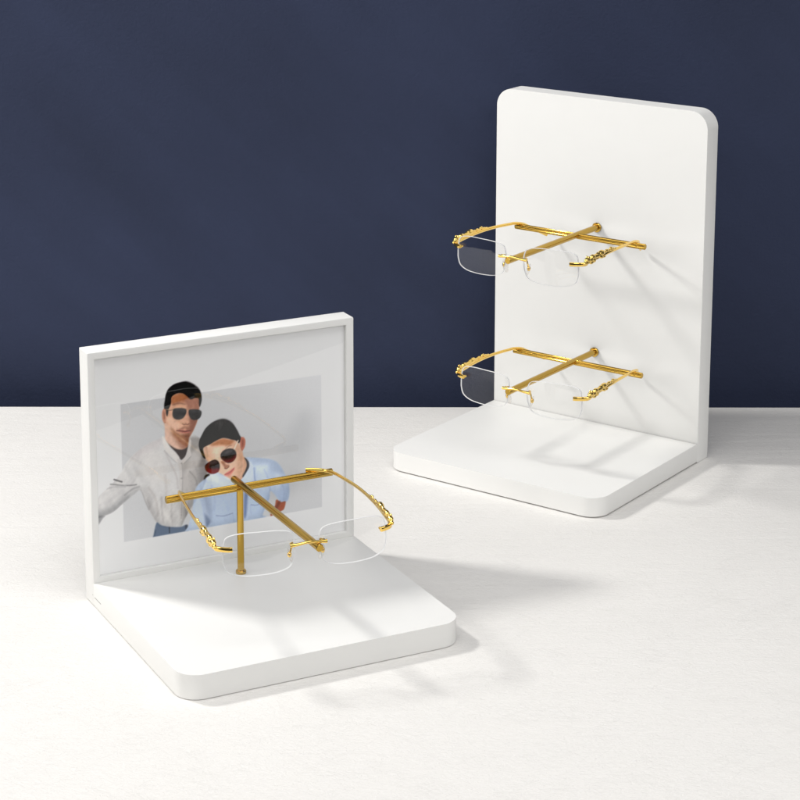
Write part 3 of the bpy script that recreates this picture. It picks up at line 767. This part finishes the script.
# cloth: wrinkles and weave on both shirts, mottled skin
def shear(f, k):
    return np.stack([np.roll(f[j], int(round(k * j))) for j in range(NZ)])


def folds(sx, sz, k):
    '''light and dark flanks of soft cloth folds: slope of a stretched, slanted random relief'''
    f = shear(field(sx, sz), k)
    g = np.gradient(f, axis=1)
    return g / g.std()


for nm, amt, kk in (('shirt1', 6.0, 0.35), ('shirt2', 5.6, -0.25), ('trouser', 4.0, 0.2)):
    msk = MASKS[nm] * (img.mean(-1) > 120)
    rel = 0.6 * folds(7, 20, kk) + 0.45 * folds(4, 11, -kk * 1.6) + 0.3 * folds(2.2, 5, kk * 2)
    calm = np.clip(0.6 + 0.5 * field(22, 22), 0.1, 1.4)
    img = img + (msk * rel * calm * amt)[..., None] * np.array([1.0, 1.0, 0.95])
    img = img + (msk * field(0.8, 0.8) * 1.5)[..., None]
# roundness of heads and bodies: the picture's own studio light came from its upper left
for nm, sg, amt in (('shirt1', 9, 300), ('shirt2', 8, 260), ('face1', 5, 110), ('neck1', 4, 80), ('face2', 5, 100), ('hair1', 3, 40), ('hair2', 3, 40)):
    hb = blur(MASKS[nm], sg)
    sl = np.gradient(hb, axis=1) * 0.8 - np.gradient(hb, axis=0) * 0.45
    edge = np.clip(1 - hb, 0, 1) * 0.10 * amt
    img = img + (MASKS[nm] * (np.clip(sl * amt, -26, 20) - np.clip(edge, 0, 14)))[..., None] * np.array([1.0, 0.96, 0.92])
for nm in ('face1', 'face2', 'neck1'):
    img = img + (MASKS[nm] * (field(3, 3) * 2.5 + field(1.3, 1.3) * 3.5))[..., None] * np.array([1.0, 0.9, 0.8])
for nm in ('hair1', 'hair2'):
    img = img + (MASKS[nm] * (img.mean(-1) < 60) * np.clip(field(1.0, 3.5), -1, 3) * 8.0)[..., None]
img = blur(img, 0.62)
body = np.zeros((NZ, NX))
for nm in MASKS:
    body = np.maximum(body, MASKS[nm])
body = blur(body, 0.8)
img = img + rng.normal(0, 1.0, (NZ, NX, 1))
ink = lin(np.clip(img, 0, 255)) * PRINT_GAIN * (1 - 0.13 * body[..., None]) - 0.016
ink = np.clip(ink, 0.002, 0.96)
verts = np.stack([GX * MM, np.full(GX.shape, -0.0147), GZ * MM], -1).reshape(-1, 3)
idx = np.arange(NX * NZ).reshape(NZ, NX)
quads = np.stack([idx[:-1, :-1], idx[:-1, 1:], idx[1:, 1:], idx[1:, :-1]], -1).reshape(-1, 4)
me = bpy.data.meshes.new('photo_print')
me.vertices.add(len(verts))
me.vertices.foreach_set('co', verts.astype(np.float32).ravel())
me.loops.add(quads.size)
me.loops.foreach_set('vertex_index', quads.astype(np.int32).ravel())
me.polygons.add(len(quads))
me.polygons.foreach_set('loop_start', np.arange(0, quads.size, 4, dtype=np.int32))
me.update(calc_edges=True)
ca = me.color_attributes.new('ink', 'FLOAT_COLOR', 'POINT')
rgba = np.ones((NX * NZ, 4), np.float32)
rgba[:, :3] = ink.reshape(-1, 3)
ca.data.foreach_set('color', rgba.ravel())
pm, pnt, pb = new_mat('inkjet_print')
at = pnt.nodes.new('ShaderNodeAttribute')
at.attribute_name = 'ink'
pnt.links.new(at.outputs['Color'], pb.inputs['Base Color'])
pb.inputs['Roughness'].default_value = 0.8
pb.inputs['Specular IOR Level'].default_value = 0.1
pr = link('photo_print', me, pm, frame)
pr['label'] = 'printed photo of two men in sunglasses, one in grey shirt, one in pale blue'
bm = bmesh.new()
vs = [bm.verts.new((a, c, b)) for a, b, c in ((x0 + 0.0001, z0 + 0.0001, -0.0175), (x1 - 0.0001, z0 + 0.0001, -0.0175), (x1 - 0.0001, z1 - 0.0001, -0.01535), (x0 + 0.0001, z1 - 0.0001, -0.01535))]
bm.faces.new(vs)
from_bm('glass_pane', bm, M_GLASS, frame)

# brass holder of the photo stand
bm = bmesh.new()
rod(bm, (0.1086, -0.049, BT), (0.1086, -0.049, BAR), 2.6 * MM)
post = from_bm('post', bm, M_ROD, fs, 35)
bm = bmesh.new()
lathe(bm, [(4.0 * MM, 0), (4.1 * MM, 0.5 * MM), (4.1 * MM, 2.0 * MM), (3.7 * MM, 2.5 * MM), (2.7 * MM, 2.6 * MM)], (0.1086, -0.049, BT), (0, 0, 1))
from_bm('post_foot', bm, M_ROD, post, 35)
bm = bmesh.new()
rod(bm, (0.0482, -0.0495, BAR), (0.1862, -0.0495, BAR), 2.95 * MM, section=fluted())
from_bm('crossbar', bm, M_ROD, fs, 30)
bm = bmesh.new()
rod(bm, (0.1086, -0.0375, RODZ), (0.1086, -0.1945, RODZ), 2.85 * MM)
from_bm('nose_rod', bm, M_ROD, fs, 35)

# ------------------------------------------------------------------ the tall panel stand
RY = -0.6223
Ra = (math.cos(RY), math.sin(RY), 0)
Rn = (math.sin(RY), -math.cos(RY), 0)
RO_ = Vector((0.1118, 2.0345, 0.0))
RW, RH, RT, RD, RB = 0.220, 0.3231, 0.0198, 0.1971, 0.0180
ps = empty('panel_stand', RO_, basis(Ra, Rn), 'tall white L-shaped stand with two brass rods on its plain panel', 'display stand')
bm = bmesh.new()
prism(bm, round_rect(0, RW, -RD, -RT - 0.0006, (0.017, 0.017, 0, 0)), 0.0012, RB, 0.0006)
from_bm('base', bm, M_WHITE, ps, 30)
bm = bmesh.new()
prism(bm, round_rect(0, RW, 0.0003, RH, (0.0, 0.0, 0.0165, 0.0165)), -RT, 0.0, 0.0007, 'y')
from_bm('back_panel', bm, M_WHITE, ps, 30)
for zz, tip in ((0.2044, 0.1722), (0.0856, 0.1690)):
    bm = bmesh.new()
    rod(bm, (0.1106, -RT, zz), (0.1106, -tip, zz), 2.85 * MM)
    nr = from_bm('nose_rod', bm, M_ROD, ps, 35)
    bm = bmesh.new()
    lathe(bm, [(4.4 * MM, 0), (4.5 * MM, 0.4 * MM), (4.5 * MM, 2.0 * MM), (4.1 * MM, 2.5 * MM), (2.9 * MM, 2.6 * MM)], (0.1106, -RT, zz), (0, -1, 0))
    from_bm('rod_flange', bm, M_ROD, nr, 35)
    bm = bmesh.new()
    rod(bm, (0.0455, -0.0565, zz - 0.0008), (0.1812, -0.0565, zz - 0.0008), 2.75 * MM, section=fluted())
    from_bm('crossbar', bm, M_ROD, ps, 30)

# ------------------------------------------------------------------ the eyeglasses
LENS_HALF = [(27.7, -1), (27.3, 7.5), (24.4, 14.0), (14, 16.3), (0, 16.4), (-14, 15.8), (-24.2, 13.6), (-27.4, 7.8), (-27.7, 1.5),
             (-26.6, -6), (-23.4, -12.4), (-15, -15.4), (-4, -16.3), (8, -16.2), (17.6, -15.0), (24.8, -11.6), (27.3, -5.8)]
LW, LH, LIN = 51.6, 15.95, 8.8


def lens_mesh(side):
    out = [(v.x, v.y) for v in catmull([(a * LW / 55.3, b * LH / 16.35, 0) for a, b in LENS_HALF], 6, True)]
    cx = LIN + LW / 2
    bm = bmesh.new()
    n = len(out)

    def P(px, pz, th):
        r2_ = px * px + pz * pz
        y = (px + LW / 2) / LW * 4.3 + r2_ / 260.0 - 1.2 + th
        return Vector((side * (cx + px), y, pz)) * MM
    T = 1.45
    fronts, backs = [], []
    for s in (1.0, 0.985, 0.8, 0.55, 0.28):
        fronts.append([bm.verts.new(P(a * s, b * s, 0)) for a, b in out])
        backs.append([bm.verts.new(P(a * s, b * s, T)) for a, b in out])
    for rs in (fronts, backs):
        for i in range(len(rs) - 1):
            for k in range(n):
                f = bm.faces.new((rs[i][k], rs[i][(k + 1) % n], rs[i + 1][(k + 1) % n], rs[i + 1][k]))
                f.material_index = 1 if i == 0 else 0
        bm.faces.new(rs[-1])
    for k in range(n):
        f = bm.faces.new((fronts[0][k], backs[0][k], backs[0][(k + 1) % n], fronts[0][(k + 1) % n]))
        f.material_index = 1
    return bm


def ornament_bm(side, axis_at, length):
    """a small crouching cat cast along the outside of the temple: head by the hinge, paws, body, haunch, curling tail"""
    bm = bmesh.new()

    def put(y, up_, out_, ry, rx, rz, tilt=0.0):
        c = axis_at(y)
        ellipsoid(bm, (c.x + side * out_ * 1.2 * MM, c.y, c.z + (up_ * 1.5 + 0.3) * MM), (rx * 1.45 * MM, ry * 1.45 * MM, rz * 1.35 * MM), Matrix.Rotation(tilt, 3, 'X'))
    put(7.5, 0.3, 0.5, 2.5, 1.3, 1.5)            # muzzle on the hinge
    put(8.5, 1.7, 0.5, 2.0, 1.6, 1.6)            # head
    put(8.9, 3.3, 1.3, 0.7, 0.5, 0.8)            # ear
    put(9.1, 3.3, -0.4, 0.7, 0.5, 0.8)           # ear
    put(12.0, 0.8, 0.9, 1.5, 1.2, 1.3)           # neck
    put(14.5, 2.0, 0.6, 1.9, 1.5, 1.8)           # shoulder
    put(15.5, 0.1, 1.4, 1.4, 0.8, 1.7, 0.5)      # fore leg
    put(12.5, -0.9, 1.3, 1.7, 0.7, 0.8)          # paw
    put(19.5, 1.6, 0.5, 4.2, 1.4, 1.5)           # back
    put(21.5, 2.7, 0.4, 1.6, 0.9, 0.8)           # hump
    put(25.0, 2.0, 0.6, 2.6, 1.7, 2.0)           # haunch
    put(24.0, 0.0, 1.4, 2.2, 0.8, 1.0, -0.4)     # hind leg
    put(28.0, -0.6, 1.2, 1.5, 0.8, 0.8)          # hind paw
    put(29.5, 1.5, 0.3, 1.6, 1.0, 1.1)           # rump
    put(32.5, 1.9, 0.1, 1.8, 0.8, 0.9)           # tail root
    put(35.5, 1.2, 0.0, 1.8, 0.7, 0.8)
    put(38.0, 2.1, 0.1, 1.2, 0.8, 0.9)           # tail curl
    put(40.5, 1.3, 0.0, 1.7, 0.7, 0.7)
    put(43.5, 0.7, 0.0, 1.9, 0.7, 0.7)
    for v in bm.verts:
        v.co.y = v.co.y * length
    return bm


def make_glasses(name, loc, rot, label, bend, tips, bow, length):
    t = empty(name, loc, rot, label, 'eyeglasses', 'gold rimless eyeglasses')
    for s in (-1, 1):
        ln = from_bm('lens', lens_mesh(s), [M_LENS, M_EDGE], t, 40)
        for px, pz in ((LIN + 3.2, 4.6), (LIN + LW - 5.2, 5.9)):
            bm = bmesh.new()
            y = (px - LIN) / LW * 4.3
            lathe(bm, [(0.75 * MM, -1.0 * MM), (0.95 * MM, -0.7 * MM), (0.95 * MM, 2.2 * MM), (0.6 * MM, 2.5 * MM)],
                  (s * px * MM, (y - 1.0) * MM, pz * MM), (0, 1, 0), 14)
            from_bm('screw', bm, M_GOLD, ln, 40)
    # bridge
    bm = bmesh.new()
    pts = [(-13.5, -2.0, 4.4), (-10.5, -2.3, 4.6), (-7.0, -2.6, 4.9), (-3.0, -2.9, 5.5), (0, -3.0, 5.7), (3.0, -2.9, 5.5), (7.0, -2.6, 4.9), (10.5, -2.3, 4.6), (13.5, -2.0, 4.4)]
    path = catmull([Vector(p) * MM for p in pts], 5)
    nn = len(path)
    tube(bm, path, [(1.0 + 0.5 * abs(2 * i / (nn - 1) - 1) ** 2) * MM for i in range(nn)], 12)
    br = from_bm('bridge', bm, M_GOLD, t, 50)
    for s in (-1, 1):
        bm = bmesh.new()
        path = catmull([Vector(p) * MM for p in ((s * 11.3, 0.2, 4.2), (s * 10.6, 3.0, 4.6), (s * 10.0, 5.0, 3.0), (s * 10.8, 5.6, -0.6), (s * 12.2, 5.2, -4.4))], 6)
        tube(bm, path, 0.75 * MM, 10)
        ellipsoid(bm, Vector((s * 12.3, 5.1, -4.6)) * MM, (1.6 * MM, 1.5 * MM, 2.2 * MM))
        from_bm('pad_arm', bm, M_GOLD, br, 50)
        bm = bmesh.new()
        ellipsoid(bm, (0, 0, 0), (1.2 * MM, 3.0 * MM, 5.8 * MM), None, 18, 12)
        bmesh.ops.transform(bm, matrix=Matrix.Translation(Vector((s * 11.6, 6.0, -6.0)) * MM) @ Matrix.Rotation(s * 0.30, 4, 'Y') @ Matrix.Rotation(s * 0.35, 4, 'Z'), verts=bm.verts[:])
        from_bm('nose_pad', bm, M_PAD, br, 60)
    # temples
    for s in (-1, 1):
        side_bow, rise = bow
        tip = tips[0] if s < 0 else tips[1]

        def axis_at(y):
            f = y / bend
            x = 64.6 + (61.0 - 64.6) * f + side_bow * math.sin(math.pi * min(f, 1))
            z = 5.9 + (5.7 - 5.9) * f + rise * math.sin(math.pi * min(f, 1))
            return Vector((s * x, y, z)) * MM
        bm = bmesh.new()
        # end piece: a flat bar across the lens front, bent round the corner
        path = catmull([Vector(p) * MM for p in ((s * 54.6, 0.6, 6.4), (s * 57.6, 1.6, 6.4), (s * 60.6, 3.4, 6.4), (s * 63.2, 5.8, 6.3), (s * 64.6, 8.6, 6.2), (s * 64.8, 12.0, 6.1))], 6)
        tube(bm, path, [1.45 * MM] * len(path), 8, flat=(0.75, 1.15), section=[(1, 0.75), (0.75, 1), (-0.75, 1), (-1, 0.75), (-1, -0.75), (-0.75, -1), (0.75, -1), (1, -0.75)])
        ep = bm
        pts = [axis_at(y) for y in (9, 14, 25, 40, 55, 75, 95, bend - 14, bend - 5)] if bend > 118 else [axis_at(y) for y in (9, 14, 25, 40, 55, 70, 85, bend - 12, bend - 5)]
        pts += [axis_at(bend) + Vector((s * dx, dy, dz)) * MM for dx, dy, dz in tip]
        path = catmull(pts, 7)
        nn = len(path)
        rad = []
        for i in range(nn):
            f = i / (nn - 1)
            r = 1.55 - 0.3 * min(f / 0.45, 1)
            if f > 0.8:
                r = 1.25 + 0.45 * ((f - 0.8) / 0.2) ** 1.5
            rad.append(r * MM)
        tube(ep, path, rad, 12, flat=(0.8, 1.15))
        tp = from_bm('temple', ep, M_GOLD, t, 45)
        bm = ornament_bm(s, axis_at, length)
        om = from_bm('ornament', bm, M_CAST, tp, 180)
        rm = om.modifiers.new('fuse', 'REMESH')
        rm.mode = 'VOXEL'
        rm.voxel_size = 0.0003
        rm.use_smooth_shade = True
        sm = om.modifiers.new('cast', 'SMOOTH')
        sm.factor = 0.5
        sm.iterations = 13
    return t


def pose(O, a, n, q):
    u_, n_, z_, yaw, pit, rol = q
    B = basis(a, n)
    cy, sy, cp, sp_, cr, sr = math.cos(yaw), math.sin(yaw), math.cos(pit), math.sin(pit), math.cos(rol), math.sin(rol)
    R = Matrix(((cy, -sy, 0), (sy, cy, 0), (0, 0, 1))) @ Matrix(((1, 0, 0), (0, cp, -sp_), (0, sp_, cp))) @ Matrix(((cr, 0, sr), (0, 1, 0), (-sr, 0, cr)))
    return O + B @ Vector((u_ * MM, -n_ * MM, z_ * MM)), B @ R


loc, rot = pose(LO, La, Ln, (101.8, 188.8, 90.3, -0.140, -0.032, -0.014))
make_glasses('eyeglasses', loc, rot, 'gold rimless eyeglasses resting on the rod in front of the framed photo',
             138, (((-1.5, 4, -1.5), (-4, 8, -4.5), (-8, 12, -8)), ((-4, 4.5, 0.2), (-10, 8.5, 0.4), (-18, 12, 0.2))), (3.2, 3.4), 1.45)
tipR = ((-1.2, 6, -2.0), (-4.0, 13, -5.5), (-8.0, 22, -10.0), (-12.5, 32.5, -15.5))
loc, rot = pose(RO_, Ra, Rn, (114.6, 168.6, 202.9, 0.031, -0.006, 0.001))
make_glasses('eyeglasses', loc, rot, 'upper gold rimless eyeglasses on the tall white panel, against the dark wall',
             110, (tipR, tipR), (2.6, 2.6), 1.4)
loc, rot = pose(RO_, Ra, Rn, (118.5, 166.2, 84.0, 0.056, -0.008, 0.008))
make_glasses('eyeglasses', loc, rot, 'lower gold rimless eyeglasses on the tall white panel, just above its base',
             108, (tipR, tipR), (2.6, 2.6), 1.4)
